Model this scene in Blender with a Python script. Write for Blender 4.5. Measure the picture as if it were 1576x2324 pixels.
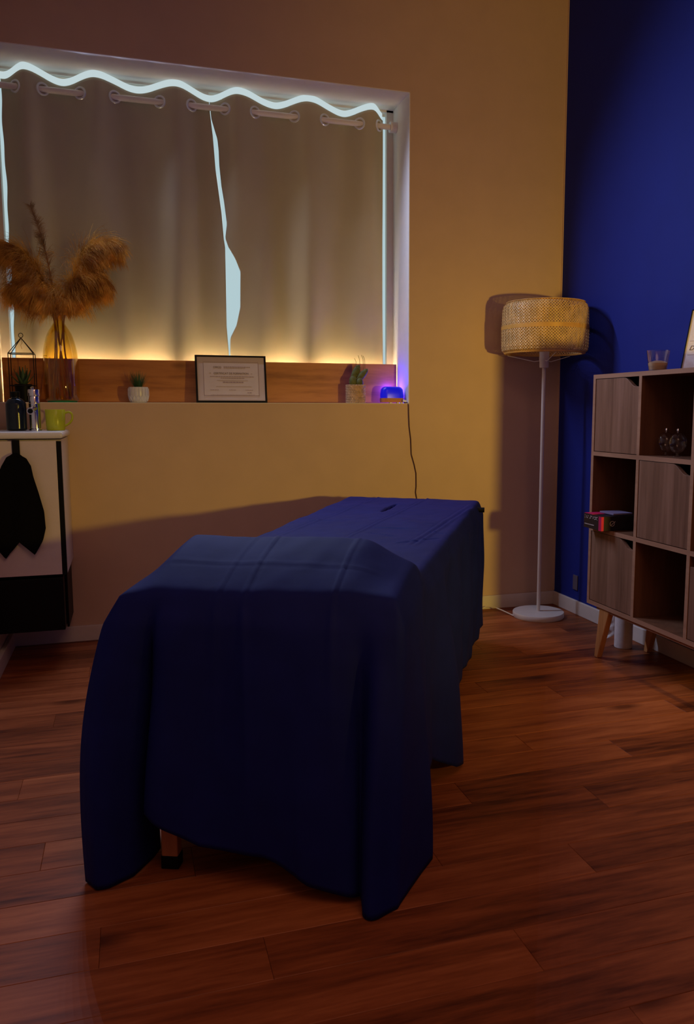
import bpy, bmesh, math, random
from math import sin, cos, pi, radians, exp, sqrt
from mathutils import Vector, Matrix, noise
for o in list(bpy.data.objects): bpy.data.objects.remove(o)
S = bpy.context.scene
COL = S.collection

# ------------------------------------------------------------------ camera
cd = bpy.data.cameras.new('camera'); cam = bpy.data.objects.new('camera', cd); COL.objects.link(cam)
YAW, PIT = 0.30556, 0.12429
cam.location = (-2.030, -3.615, 0.975)
cam.rotation_euler = (pi/2 - PIT, 0, -YAW)
cd.sensor_fit = 'VERTICAL'; cd.sensor_height = 36; cd.lens = 1849.1/2324*36
cd.shift_x = -0.0391; cd.clip_start = 0.02
S.camera = cam

# ------------------------------------------------------------------ world, lights, exposure
w = bpy.data.worlds.new('world'); S.world = w; w.use_nodes = True
bg = w.node_tree.nodes['Background']; bg.inputs[0].default_value = (.50, .66, .70, 1); bg.inputs[1].default_value = .95
S.view_settings.view_transform = 'Standard'; S.view_settings.look = 'None'
S.view_settings.exposure = 0; S.view_settings.gamma = 1; S.view_settings.use_curve_mapping = False

def spot(name, loc, to, power, color, angle, blend, radius):
    l = bpy.data.lights.new(name, 'SPOT'); l.energy = power; l.color = color
    l.spot_size = radians(angle); l.spot_blend = blend; l.shadow_soft_size = radius
    o = bpy.data.objects.new(name, l); COL.objects.link(o); o.location = loc
    o.rotation_euler = (Vector(to)-Vector(loc)).to_track_quat('-Z', 'Y').to_euler(); return o
def area(name, loc, to, power, color, sx, sy):
    l = bpy.data.lights.new(name, 'AREA'); l.energy = power; l.color = color; l.shape = 'RECTANGLE'; l.size = sx; l.size_y = sy
    o = bpy.data.objects.new(name, l); COL.objects.link(o); o.location = loc
    o.rotation_euler = (Vector(to)-Vector(loc)).to_track_quat('-Z', 'Y').to_euler(); return o
# warm lamp standing low behind the camera on the right
wl = spot('warm_lamp_light', (-.265, -3.60, .885), (.10, 0, .42), 134, (1, .70, .09), 118, 1.0, .045); wl.scale = (1.0, .37, 1.0)
spot('warm_lamp_light', (-.265, -3.60, .885), (.16, 0, 2.0), 82, (1, .64, .10), 60, 1.0, .045)
# added unseen cool spots, standing in for daylight spilling over the curtain head
for k in range(16):
    spot('window_led_light', (-2.28+.070*k, .095, 2.318+.006*(k % 2)), (-1.35+.05*k, -2.0, .75), 7.9, (.58, .68, 1), 130, 1.0, .0)
# added dim ambient fill, unseen above and behind the camera
area('ceiling_glow', (-1.4, -4.0, 2.95), (-1.4, -3.95, 0), 15, (1, .56, .38), 1.4, 1.6)
# blue glow from the small night light
bl = bpy.data.lights.new('night_light_glow', 'POINT'); bl.energy = 1.25; bl.color = (.06, .02, 1); bl.shadow_soft_size = .01
blo = bpy.data.objects.new('night_light_glow', bl); COL.objects.link(blo); blo.location = (-.835, .112, 1.075)

# ------------------------------------------------------------------ materials
def newmat(name):
    m = bpy.data.materials.new(name); m.use_nodes = True; nt = m.node_tree; return m, nt, nt.nodes['Principled BSDF']
def plain(name, c, rough=.6, metal=0, noise_amt=.06, nscale=30, bump=0, spec=.4, **kw):
    m, nt, b = newmat(name); N = nt.nodes; L = nt.links
    tc = N.new('ShaderNodeTexCoord'); nz = N.new('ShaderNodeTexNoise'); nz.inputs['Scale'].default_value = nscale; nz.inputs['Detail'].default_value = 4
    L.new(tc.outputs['Object'], nz.inputs['Vector'])
    cr = N.new('ShaderNodeValToRGB'); cr.color_ramp.elements[0].position = .3; cr.color_ramp.elements[1].position = .7
    cr.color_ramp.elements[0].color = (*[x*(1-noise_amt) for x in c], 1); cr.color_ramp.elements[1].color = (*[min(1, x*(1+noise_amt)) for x in c], 1)
    L.new(nz.outputs['Fac'], cr.inputs[0]); L.new(cr.outputs[0], b.inputs['Base Color'])
    b.inputs['Roughness'].default_value = rough; b.inputs['Metallic'].default_value = metal; b.inputs['Specular IOR Level'].default_value = spec
    if bump:
        bp = N.new('ShaderNodeBump'); bp.inputs['Strength'].default_value = bump; bp.inputs['Distance'].default_value = .002
        L.new(nz.outputs['Fac'], bp.inputs['Height']); L.new(bp.outputs[0], b.inputs['Normal'])
    for k, v in kw.items(): b.inputs[k].default_value = v
    return m
def wood(name, cols, axis=0, stretch=12, scale=6, rough=.45, per_object=0, coord='Object', strips=0, bump=.15, knots=0, spec=.35):
    """cols: dark, mid, light; grain runs along `axis`"""
    m, nt, b = newmat(name); N = nt.nodes; L = nt.links
    if coord == 'World':
        g = N.new('ShaderNodeNewGeometry'); src = g.outputs['Position']
    else:
        t = N.new('ShaderNodeTexCoord'); src = t.outputs['Object']
    oi = N.new('ShaderNodeObjectInfo')
    off = N.new('ShaderNodeVectorMath'); off.operation = 'MULTIPLY_ADD'
    cv = N.new('ShaderNodeCombineXYZ')
    for i in range(3): L.new(oi.outputs['Random'], cv.inputs[i])
    L.new(cv.outputs[0], off.inputs[0]); off.inputs[1].default_value = (37, 53, 71) if per_object else (0, 0, 0); L.new(src, off.inputs[2])
    mp = N.new('ShaderNodeMapping'); sc = [stretch, stretch, stretch]; sc[axis] = 1; mp.inputs['Scale'].default_value = sc
    L.new(off.outputs[0], mp.inputs['Vector'])
    n1 = N.new('ShaderNodeTexNoise'); n1.inputs['Scale'].default_value = scale*.25; n1.inputs['Detail'].default_value = 6; n1.inputs['Distortion'].default_value = .6
    n2 = N.new('ShaderNodeTexNoise'); n2.inputs['Scale'].default_value = scale; n2.inputs['Detail'].default_value = 8; n2.inputs['Roughness'].default_value = .65
    L.new(mp.outputs[0], n1.inputs['Vector']); L.new(mp.outputs[0], n2.inputs['Vector'])
    mx = N.new('ShaderNodeMath'); mx.operation = 'MULTIPLY_ADD'; mx.inputs[1].default_value = .55; L.new(n1.outputs['Fac'], mx.inputs[0])
    m2 = N.new('ShaderNodeMath'); m2.operation = 'MULTIPLY'; m2.inputs[1].default_value = .45; L.new(n2.outputs['Fac'], m2.inputs[0]); L.new(m2.outputs[0], mx.inputs[2])
    last = mx.outputs[0]
    if per_object:
        a = N.new('ShaderNodeMath'); a.operation = 'MULTIPLY_ADD'; a.inputs[1].default_value = per_object; L.new(oi.outputs['Random'], a.inputs[0])
        s_ = N.new('ShaderNodeMath'); s_.operation = 'SUBTRACT'; s_.inputs[1].default_value = per_object/2; L.new(last, s_.inputs[0]); L.new(s_.outputs[0], a.inputs[2]); last = a.outputs[0]
    if strips:
        sx = N.new('ShaderNodeSeparateXYZ'); L.new(src, sx.inputs[0])
        ml = N.new('ShaderNodeMath'); ml.operation = 'MULTIPLY'; ml.inputs[1].default_value = strips; L.new(sx.outputs[1], ml.inputs[0])
        fl = N.new('ShaderNodeMath'); fl.operation = 'FLOOR'; L.new(ml.outputs[0], fl.inputs[0])
        wn = N.new('ShaderNodeTexWhiteNoise'); wn.noise_dimensions = '1D'; L.new(fl.outputs[0], wn.inputs['W'])
        a = N.new('ShaderNodeMath'); a.operation = 'MULTIPLY_ADD'; a.inputs[1].default_value = .12; L.new(wn.outputs['Value'], a.inputs[0])
        s_ = N.new('ShaderNodeMath'); s_.operation = 'SUBTRACT'; s_.inputs[1].default_value = .06; L.new(last, s_.inputs[0]); L.new(s_.outputs[0], a.inputs[2]); last = a.outputs[0]
    cr = N.new('ShaderNodeValToRGB'); e = cr.color_ramp.elements; e[0].position = .30; e[1].position = .70; e[0].color = (*cols[0], 1); e[1].color = (*cols[2], 1)
    el = e.new(.5); el.color = (*cols[1], 1); L.new(last, cr.inputs[0]); out = cr.outputs[0]
    if knots:
        mk = N.new('ShaderNodeMapping'); ks = [1.0, 1.0, 1.0]; ks[axis] = .42; mk.inputs['Scale'].default_value = ks
        L.new(off.outputs[0], mk.inputs['Vector'])
        vo = N.new('ShaderNodeTexVoronoi'); vo.inputs['Scale'].default_value = knots; L.new(mk.outputs[0], vo.inputs['Vector'])
        kr = N.new('ShaderNodeValToRGB'); kr.color_ramp.elements[0].position = .05; kr.color_ramp.elements[0].color = (.25, .2, .15, 1); kr.color_ramp.elements[1].position = .17; kr.color_ramp.elements[1].color = (1, 1, 1, 1)
        L.new(vo.outputs['Distance'], kr.inputs[0])
        mm = N.new('ShaderNodeMixRGB'); mm.blend_type = 'MULTIPLY'; mm.inputs[0].default_value = .85; L.new(out, mm.inputs[1]); L.new(kr.outputs[0], mm.inputs[2]); out = mm.outputs[0]
    L.new(out, b.inputs['Base Color']); b.inputs['Roughness'].default_value = rough; b.inputs['Specular IOR Level'].default_value = spec
    if bump:
        bp = N.new('ShaderNodeBump'); bp.inputs['Strength'].default_value = bump; bp.inputs['Distance'].default_value = .001; L.new(n2.outputs['Fac'], bp.inputs['Height']); L.new(bp.outputs[0], b.inputs['Normal'])
    return m
def emit(name, c, s):
    m = bpy.data.materials.new(name); m.use_nodes = True; nt = m.node_tree; nt.nodes.clear()
    e = nt.nodes.new('ShaderNodeEmission'); o = nt.nodes.new('ShaderNodeOutputMaterial'); e.inputs[0].default_value = (*c, 1); e.inputs[1].default_value = s
    nt.links.new(e.outputs[0], o.inputs[0]); return m
def glass(name, c, rough=.02, mixg=.12):
    m = bpy.data.materials.new(name); m.use_nodes = True; nt = m.node_tree; nt.nodes.clear()
    t = nt.nodes.new('ShaderNodeBsdfTransparent'); g = nt.nodes.new('ShaderNodeBsdfGlossy'); o = nt.nodes.new('ShaderNodeOutputMaterial'); mx = nt.nodes.new('ShaderNodeMixShader')
    lw = nt.nodes.new('ShaderNodeLayerWeight'); lw.inputs[0].default_value = .35
    ma = nt.nodes.new('ShaderNodeMath'); ma.operation = 'MULTIPLY_ADD'; ma.inputs[1].default_value = .55; ma.inputs[2].default_value = mixg*.3
    nt.links.new(lw.outputs['Facing'], ma.inputs[0])
    t.inputs[0].default_value = (*c, 1); g.inputs[0].default_value = (.9, .9, .9, 1); g.inputs['Roughness'].default_value = rough
    nt.links.new(ma.outputs[0], mx.inputs[0]); nt.links.new(t.outputs[0], mx.inputs[1]); nt.links.new(g.outputs[0], mx.inputs[2]); nt.links.new(mx.outputs[0], o.inputs[0]); return m

M = {}
M['wall'] = plain('wall_paint', (.66, .46, .32), .85, noise_amt=.03, nscale=8, bump=.05, spec=.2)
M['blue_wall'] = plain('blue_wall_paint', (.009, .021, .24), .75, noise_amt=.04, nscale=6, bump=.05, spec=.25)
M['white'] = plain('white_paint', (.74, .66, .58), .55, noise_amt=.02)
M['cab_white'] = plain('cabinet_lacquer', (.72, .60, .56), .4, noise_amt=.02)
M['ceramic'] = plain('white_ceramic', (.78, .74, .70), .25, noise_amt=.02)
M['plank'] = wood('floor_wood', ((.095, .023, .008), (.285, .073, .022), (.46, .135, .044)), axis=0, stretch=10, scale=7, rough=.42, per_object=.20, coord='World', bump=.1, knots=5, spec=.16)
M['subfloor'] = plain('subfloor', (.04, .018, .01), .9)
M['pine'] = wood('pine_board', ((.20, .055, .014), (.46, .16, .035), (.58, .23, .06)), axis=0, stretch=9, scale=5, rough=.5, knots=7)
M['case'] = wood('case_laminate', ((.15, .072, .042), (.25, .125, .075), (.34, .18, .115)), axis=2, stretch=16, scale=5, rough=.45, strips=16)
M['edge'] = wood('case_edge', ((.30, .15, .085), (.42, .22, .13), (.48, .27, .16)), axis=1, stretch=10, scale=5, rough=.5)
M['case_in'] = wood('case_inside', ((.022, .008, .004), (.035, .013, .007), (.05, .020, .010)), axis=2, stretch=14, scale=5, rough=.6)  # back panel wood, darkened to paint in the shade of the cubes
M['panel'] = wood('case_panel', ((.10, .040, .018), (.15, .062, .030), (.20, .088, .042)), axis=2, stretch=14, scale=5, rough=.55)  # shelf and divider wood, shade inside the cubes put into the colour
M['leg'] = wood('leg_wood', ((.40, .16, .05), (.55, .24, .08), (.62, .30, .12)), axis=2, stretch=14, scale=6, rough=.4)
M['tleg'] = wood('table_leg_wood', ((.35, .12, .05), (.45, .17, .07), (.5, .2, .09)), axis=2, stretch=14, scale=6, rough=.5)
M['sheet'] = plain('navy_sheet', (.007, .011, .118), .72, noise_amt=.10, nscale=14, bump=.6, spec=.13)
M['vinyl'] = plain('table_vinyl', (.01, .01, .015), .5)
M['black'] = plain('black_lacquer', (.003, .0025, .003), .5, spec=.15)
M['black_cloth'] = plain('black_cloth', (.004, .0035, .004), .95, nscale=200, bump=.6, spec=.1)
M['chrome'] = plain('chrome', (.75, .75, .78), .12, 1, .01)
M['mug'] = plain('lime_glaze', (.48, .52, .02), .25)
M['bottle'] = plain('dark_bottle', (.006, .012, .022), .18, noise_amt=.1)
M['bamboo'] = plain('bamboo', (.72, .46, .17), .5, noise_amt=.22, nscale=25)
M['bamboo_dark'] = plain('bamboo_band', (.70, .38, .08), .4, noise_amt=.1)
M['lamp_white'] = plain('lamp_white_metal', (.72, .66, .60), .45, noise_amt=.02)
M['amber'] = glass('amber_glass', (.975, .885, .50), .03, .1)
M['green_glass'] = plain('green_glass_base', (.03, .30, .16), .1)
M['clear'] = glass('clear_glass', (.93, .93, .95), .02, .12)
M['pane'] = glass('window_glass', (.97, .98, .98), .01, .02)
def fluff(name, c, c2):
    m, nt, b = newmat(name); N = nt.nodes; L = nt.links
    g_ = N.new('ShaderNodeNewGeometry'); nz = N.new('ShaderNodeTexNoise'); nz.inputs['Scale'].default_value = 16; nz.inputs['Detail'].default_value = 3; L.new(g_.outputs['Position'], nz.inputs['Vector'])
    cr = N.new('ShaderNodeValToRGB'); cr.color_ramp.elements[0].position = .35; cr.color_ramp.elements[1].position = .65; cr.color_ramp.elements[0].color = (*c, 1); cr.color_ramp.elements[1].color = (*c2, 1); L.new(nz.outputs['Fac'], cr.inputs[0])
    L.new(cr.outputs[0], b.inputs['Base Color']); b.inputs['Roughness'].default_value = .7
    t_ = N.new('ShaderNodeBsdfTranslucent'); L.new(cr.outputs[0], t_.inputs[0]); mx = N.new('ShaderNodeMixShader'); mx.inputs[0].default_value = .45
    L.new(b.outputs[0], mx.inputs[1]); L.new(t_.outputs[0], mx.inputs[2]); L.new(mx.outputs[0], N['Material Output'].inputs[0]); return m
M['pampas'] = fluff('pampas_fluff', (.36, .14, .014), (.95, .53, .08))
M['pampas_grey'] = fluff('pampas_pale_fluff', (.30, .17, .07), (.55, .36, .18))
M['stalk'] = plain('pampas_stalk', (.30, .13, .04), .7, noise_amt=.2)
M['leaf'] = plain('succulent_leaf', (.05, .10, .045), .5, noise_amt=.2)
M['grass'] = plain('grass_leaf', (.05, .12, .03), .6, noise_amt=.3)
M['cactus'] = plain('cactus_skin', (.10, .11, .03), .7, noise_amt=.3, nscale=60)
M['soil'] = plain('soil', (.03, .02, .012), .95)
M['wicker'] = plain('wicker', (.52, .33, .18), .7, noise_amt=.3, nscale=80)
M['wire'] = plain('black_wire', (.02, .014, .012), .4, .4)
M['paper'] = plain('certificate_paper', (.62, .50, .44), .7, noise_amt=.02)
M['paper2'] = plain('certificate_mat', (.56, .44, .40), .7, noise_amt=.02)
M['ink'] = plain('ink', (.12, .08, .09), .7)
M['ink_soft'] = plain('pale_ink', (.30, .20, .21), .7)
M['eyelet'] = plain('eyelet_metal', (.85, .88, .90), .35, .55, .01)
M['wax'] = plain('candle_wax', (.80, .52, .26), .5)
M['tissue'] = plain('tissue_paper', (.80, .72, .70), .95, bump=.3, nscale=60)
M['magenta'] = plain('magenta_print', (.55, .01, .10), .5)
M['box_black'] = plain('box_black', (.015, .010, .014), .45)
M['lilac'] = plain('lilac_card', (.20, .16, .28), .6)
M['print'] = plain('pale_print', (.55, .45, .42), .6)
M['rod'] = plain('curtain_rod_white', (.78, .70, .66), .4, noise_amt=.02)
M['cord_dark'] = plain('dark_cord', (.07, .02, .012), .6)
M['cord_white'] = plain('white_cord', (.75, .68, .60), .5)
M['led'] = emit('led_tape_glow', (.80, .97, 1), .66)  # added emission imitating the daylight band, no lamp there
M['warm_led'] = emit('warm_led_glow', (1, .82, .44), 84)
# curtain: cloth with a little light coming through
m, nt, b = newmat('curtain_cloth'); N = nt.nodes; L = nt.links
tc = N.new('ShaderNodeTexCoord'); nz = N.new('ShaderNodeTexNoise'); nz.inputs['Scale'].default_value = 5; nz.inputs['Detail'].default_value = 6; L.new(tc.outputs['Object'], nz.inputs['Vector'])
cr = N.new('ShaderNodeValToRGB'); cr.color_ramp.elements[0].color = (.50, .43, .31, 1); cr.color_ramp.elements[1].color = (.60, .53, .39, 1); L.new(nz.outputs['Fac'], cr.inputs[0]); L.new(cr.outputs[0], b.inputs['Base Color'])
b.inputs['Roughness'].default_value = .9; b.inputs['Specular IOR Level'].default_value = .1
bp = N.new('ShaderNodeBump'); bp.inputs['Strength'].default_value = .35; bp.inputs['Distance'].default_value = .01; L.new(nz.outputs['Fac'], bp.inputs['Height']); L.new(bp.outputs[0], b.inputs['Normal'])
tr = N.new('ShaderNodeBsdfTranslucent'); tr.inputs[0].default_value = (.5, .55, .5, 1); mx = N.new('ShaderNodeMixShader'); mx.inputs[0].default_value = .10
L.new(b.outputs[0], mx.inputs[1]); L.new(tr.outputs[0], mx.inputs[2]); L.new(mx.outputs[0], N['Material Output'].inputs[0]); M['curtain'] = m
# glowing cover of the night light
m, nt, b = newmat('night_light_cover'); b.inputs['Base Color'].default_value = (.01, .01, .3, 1); b.inputs['Emission Color'].default_value = (.0, .006, 1, 1); b.inputs['Emission Strength'].default_value = .42; b.inputs['Roughness'].default_value = .3; M['blue_glow'] = m

# ------------------------------------------------------------------ geometry helpers
class G:
    def __init__(s): s.v = []; s.f = []
    def box(s, x0, x1, y0, y1, z0, z1):
        n = len(s.v); s.v += [(x, y, z) for x in (x0, x1) for y in (y0, y1) for z in (z0, z1)]
        s.f += [tuple(n+i for i in q) for q in ((0,1,3,2),(4,6,7,5),(0,4,5,1),(2,3,7,6),(0,2,6,4),(1,5,7,3))]; return s
    def tube(s, pts, r, n=8, cap=True):
        pts = [Vector(p) for p in pts]; R = r if isinstance(r, (list, tuple)) else [r]*len(pts); base = len(s.v)
        up = None
        for i, p in enumerate(pts):
            t = (pts[min(i+1, len(pts)-1)] - pts[max(i-1, 0)]).normalized()
            if up is None: up = t.orthogonal().normalized()
            else: up = (up - t*up.dot(t)); up = up.normalized() if up.length > 1e-6 else t.orthogonal().normalized()
            b = t.cross(up)
            for k in range(n):
                a = 2*pi*k/n; s.v.append(tuple(p + (up*cos(a) + b*sin(a))*R[i]))
        for i in range(len(pts)-1):
            for k in range(n):
                a = base+i*n+k; c = base+i*n+(k+1) % n; s.f.append((a, c, c+n, a+n))
        if cap: s.f.append(tuple(base+k for k in reversed(range(n)))); s.f.append(tuple(base+(len(pts)-1)*n+k for k in range(n)))
        return s
    def lathe(s, prof, c=(0, 0, 0), n=32, fn=None, close=False):
        base = len(s.v)
        for j, (r, z) in enumerate(prof):
            for k in range(n):
                a = 2*pi*k/n; rr = r*(fn(a, j) if fn else 1); s.v.append((c[0]+rr*cos(a), c[1]+rr*sin(a), c[2]+z))
        m_ = len(prof)
        for j in range(m_-1 if not close else m_):
            for k in range(n):
                a = base+j*n+k; b_ = base+j*n+(k+1) % n; j2 = (j+1) % m_; c_ = base+j2*n+(k+1) % n; d = base+j2*n+k; s.f.append((a, b_, c_, d))
        if not close:
            if prof[0][0] > 1e-6: s.f.append(tuple(base+k for k in reversed(range(n))))
            if prof[-1][0] > 1e-6: s.f.append(tuple(base+(m_-1)*n+k for k in range(n)))
        return s
    def prism(s, pts, axis, a0, a1):
        """outline pts in the two other axes, extruded along axis from a0 to a1"""
        n = len(s.v); k = len(pts)
        for a in (a0, a1):
            for p in pts:
                q = list(p); q.insert(axis, a); s.v.append(tuple(q))
        s.f.append(tuple(range(n+k-1, n-1, -1))); s.f.append(tuple(range(n+k, n+2*k)))
        for i in range(k): j = (i+1) % k; s.f.append((n+i, n+j, n+k+j, n+k+i))
        return s
    def grid(s, rows):
        n = len(s.v); w_ = len(rows[0])
        for r in rows: s.v += [tuple(p) for p in r]
        for i in range(len(rows)-1):
            for j in range(w_-1): a = n+i*w_+j; s.f.append((a, a+1, a+1+w_, a+w_))
        return s
def build(name, g, mat, parent=None, smooth=False, bevel=0, solid=0, loc=None, angle=40):
    me = bpy.data.meshes.new(name); me.from_pydata(g.v, [], g.f)
    bm = bmesh.new(); bm.from_mesh(me)
    if not solid: bmesh.ops.recalc_face_normals(bm, faces=bm.faces)
    bm.to_mesh(me); bm.free(); me.validate(); me.update()
    me.materials.append(mat)
    o = bpy.data.objects.new(name, me); COL.objects.link(o)
    if loc: o.location = loc
    if parent: o.parent = parent; o.matrix_parent_inverse = Matrix.Translation(parent.location).inverted() if not loc else Matrix()
    if smooth:
        for p in me.polygons: p.use_smooth = True
        me.set_sharp_from_angle(angle=radians(angle))
    if bevel:
        b = o.modifiers.new('bevel', 'BEVEL'); b.width = bevel; b.segments = 2; b.limit_method = 'ANGLE'; b.angle_limit = radians(35)
    if solid:
        b = o.modifiers.new('solid', 'SOLIDIFY'); b.thickness = solid; b.offset = 0
    return o
def tag(o, label, cat, group=None):
    o['label'] = label; o['category'] = cat
    if group: o['group'] = group
    return o
def thing(name, label, cat, loc, group=None):
    o = bpy.data.objects.new(name, None); COL.objects.link(o); o.location = loc; o.empty_display_size = .05
    return tag(o, label, cat, group)
def struct(name, g, mat, **k):
    o = build(name, g, mat, **k); o['kind'] = 'structure'; return o
def lerp(a, b, t): return a+(b-a)*t
def interp(xs, ys, x):
    if x <= xs[0]: return ys[0]
    for i in range(len(xs)-1):
        if x <= xs[i+1]:
            t = (x-xs[i])/(xs[i+1]-xs[i]); a, b_ = ys[i], ys[i+1]
            return tuple(lerp(p, q, t) for p, q in zip(a, b_)) if isinstance(a, tuple) else lerp(a, b_, t)
    return ys[-1]
def sm(x): x = max(0, min(1, x)); return x*x*(3-2*x)
def text(s, size, align='CENTER', shear=0):
    c = bpy.data.curves.new('t', 'FONT'); c.body = s; c.size = size; c.align_x = align; c.shear = shear; c.extrude = .0002
    o = bpy.data.objects.new('t', c); COL.objects.link(o); dg = bpy.context.evaluated_depsgraph_get()
    me = bpy.data.meshes.new_from_object(o.evaluated_get(dg)); bpy.data.objects.remove(o); return me
def place_text(name, s, size, mat, parent, mw, align='CENTER', shear=0):
    me = text(s, size, align, shear); me.materials.clear(); me.materials.append(mat)
    o = bpy.data.objects.new(name, me); COL.objects.link(o); o.parent = parent
    o.matrix_parent_inverse = Matrix.Translation(parent.location).inverted(); o.matrix_basis = mw
    return o

# ------------------------------------------------------------------ room shell
LX, ZC, YB = -2.53, 3.0, -4.8          # left wall, ceiling, wall behind the camera
WR, WB, WT, WD = -.782, 1.005, 2.377, .25   # window: right side, sill, head, reveal depth
g = G(); g.box(LX-.15, .0, 0, .33, 0, WB); g.box(LX-.15, .0, 0, .33, WT, ZC); g.box(WR, .0, 0, .33, WB, WT)
struct('wall_back', g, M['wall'])
# white plaster lining of the window recess
g = G(); g.box(WR-.003, WR+.0005, -.0006, WD, WB, WT); g.box(LX, WR, -.0006, WD, WT-.003, WT+.0005); g.box(LX, WR, -.0006, WD, WB-.0005, WB+.002)
struct('trim_1', g, plain('recess_plaster', (.86, .80, .74), .7, noise_amt=.02))
struct('wall_right', G().box(0, .15, YB, .33, 0, ZC), M['blue_wall'])
struct('trim_2', G().box(-.005, 0, -.005, 0, .07, ZC), M['wall'])
struct('wall_left', G().box(LX-.15, LX, YB, .33, 0, ZC), M['white'])
struct('wall_front', G().box(LX-.15, .15, YB-.15, YB, 0, ZC), M['wall'])
struct('ceiling', G().box(LX-.15, .15, YB-.15, .33, ZC, ZC+.1), M['white'])
fl = struct('floor', G().box(LX-.15, .15, YB-.15, .33, -.08, -.006), M['subfloor'])
def plank_geo(x0, x1, y0, y1):
    g = G(); c = .0009; e = .0002
    x0 += e; x1 -= e; y0 += e; y1 -= e
    g.v = [(x0, y0, -.006), (x1, y0, -.006), (x1, y1, -.006), (x0, y1, -.006), (x0, y0, -c), (x1, y0, -c), (x1, y1, -c), (x0, y1, -c),
           (x0+c, y0+c, 0), (x1-c, y0+c, 0), (x1-c, y1-c, 0), (x0+c, y1-c, 0)]
    g.f = [(0,1,5,4),(1,2,6,5),(2,3,7,6),(3,0,4,7),(4,5,9,8),(5,6,10,9),(6,7,11,10),(7,4,8,11),(8,9,10,11)]; return g
PW, PL, Y0 = .1205, 1.0, -1.838
ends = {0: -.246, -1: -.931, -2: -.42, -3: -.116, -4: -.826, -5: -.371, 5: -.643, 3: -.333, 1: -.70, 2: -.95, 4: -.18}
rnd = random.Random(5); full = bpy.data.meshes.new('plank')
gg = plank_geo(0, PL, 0, PW); full.from_pydata(gg.v, [], gg.f); full.materials.append(M['plank'])
r0 = int((YB-Y0)/PW)-1
for r in range(r0, 17):
    ya = Y0+(r)*PW; yb = ya+PW
    if ya > -.001 or yb < YB: continue
    e = ends.get(r, -rnd.random())
    yb = min(yb, 0); x = e-3*PL
    while x < 0:
        a, b_ = max(x, LX), min(x+PL, 0)
        if b_-a > .02:
            if b_-a > PL-1e-4 and yb-ya > PW-1e-4:
                o = bpy.data.objects.new('plank', full); COL.objects.link(o); o.location = (a, ya, 0); o.parent = fl
            else: build('plank', plank_geo(a, b_, ya, yb), M['plank'], fl)
        x += PL
def baseboard(name, g): struct(name, g, M['white'], bevel=.003)
baseboard('baseboard_back', G().box(LX, 0, -.013, 0, 0, .067))
baseboard('baseboard_right', G().box(-.013, 0, YB, -.013, 0, .067))
baseboard('baseboard_left', G().box(LX, LX+.018, YB, -.013, 0, .067))

# ------------------------------------------------------------------ window behind the curtains
win = struct('window_1', G().box(LX, LX+.035, .20, .26, WB, WT).box(WR-.035, WR, .235, .26, WB, WT).box(LX, WR, .235, .26, WB, WB+.06).box(LX, WR, .235, .26, WT-.012, WT).box(-1.70, -1.64, .24, .262, WB+.06, WT-.012), M['white'])
for a, b_ in ((LX+.035, -1.70), (-1.64, WR-.035)):
    build('pane', G().box(a, b_, .248, .252, WB+.06, WT-.012), M['pane'], win)

# ------------------------------------------------------------------ curtains
RODY, RODZ = .19, 2.285
tr_x = [-2.56, -2.469, -2.242, -1.943, -1.638, -1.348, -1.031, -.827, -.75]      # rod in front of the cloth
cr_x = [-2.381, -2.112, -1.783, -1.521, -1.207, -.908]
keys = sorted([(x, 1.0) for x in tr_x]+[(x, -1.0) for x in cr_x])
def wave(x):
    if x <= keys[0][0]: return keys[0][1]
    for (a, p), (b_, q) in zip(keys, keys[1:]):
        if x <= b_: return lerp(p, q, sm((x-a)/(b_-a)))
    return keys[-1][1]
def cy(x, z):
    t = sm((2.33-z)/.9); amp = lerp(.030, .015, t)
    f = -.010*sin(x*31+1.2+.5*sin(z*2))*t + .006*noise.noise(Vector((x*5.0, 0, z*1.1)))*(.3+.7*t) + .0025*noise.noise(Vector((x*17, 3, z*4)))
    return RODY+.004+amp*wave(x)+f+.014*t
def topz(x): return 2.346-.026*(wave(x)+1)/2 + .002*sin(x*9)
lz = [1.0, 1.236, 1.354, 1.548, 1.702, 1.74, 1.853, 2.04, 2.187, 2.278, 2.35]
lx = [-1.578, -1.582, -1.589, -1.588, -1.588, -1.593, -1.60, -1.62, -1.628, -1.637, -1.642]
rz = [1.0, 1.236, 1.30, 1.355, 1.434, 1.59, 1.647, 1.70, 1.74, 1.80, 1.90, 1.966, 2.059, 2.12, 2.17, 2.26, 2.35]
rx = [-1.572, -1.576, -1.574, -1.545, -1.526, -1.522, -1.545, -1.574, -1.586, -1.578, -1.588, -1.597, -1.604, -1.605, -1.609, -1.632, -1.640]
def panel(x_left, x_right, name, label):
    nu, nv = 150, 110; rows = []
    for j in range(nv+1):
        v = j/nv; row = []
        for i in range(nu+1):
            u = i/nu
            zz = lerp(1.02, 2.33, v); xa, xb = x_left(zz), x_right(zz); x = lerp(xa, xb, u)
            z = lerp(1.02, topz(x), v)
            row.append((x, cy(x, z), z))
        rows.append(row)
    t = thing(name, label, 'curtain', ((x_left(2)+x_right(2))/2, RODY, 1.02), 'curtain panels on the white rod')
    build('cloth', G().grid(rows), M['curtain'], t, smooth=True, solid=.0016, angle=180)
    return t
cl = panel(lambda z: -2.478+.002*sin(z*14)+.0015*sin(z*37), lambda z: interp(lz, lx, z), 'eyelet_curtain', 'cream eyelet curtain panel left of the bright slit, behind the pampas vase')
cr_ = panel(lambda z: interp(rz, rx, z), lambda z: -.843-.0015*sin(z*5), 'eyelet_curtain', 'cream eyelet curtain panel right of the bright slit, behind the cactus')
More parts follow.
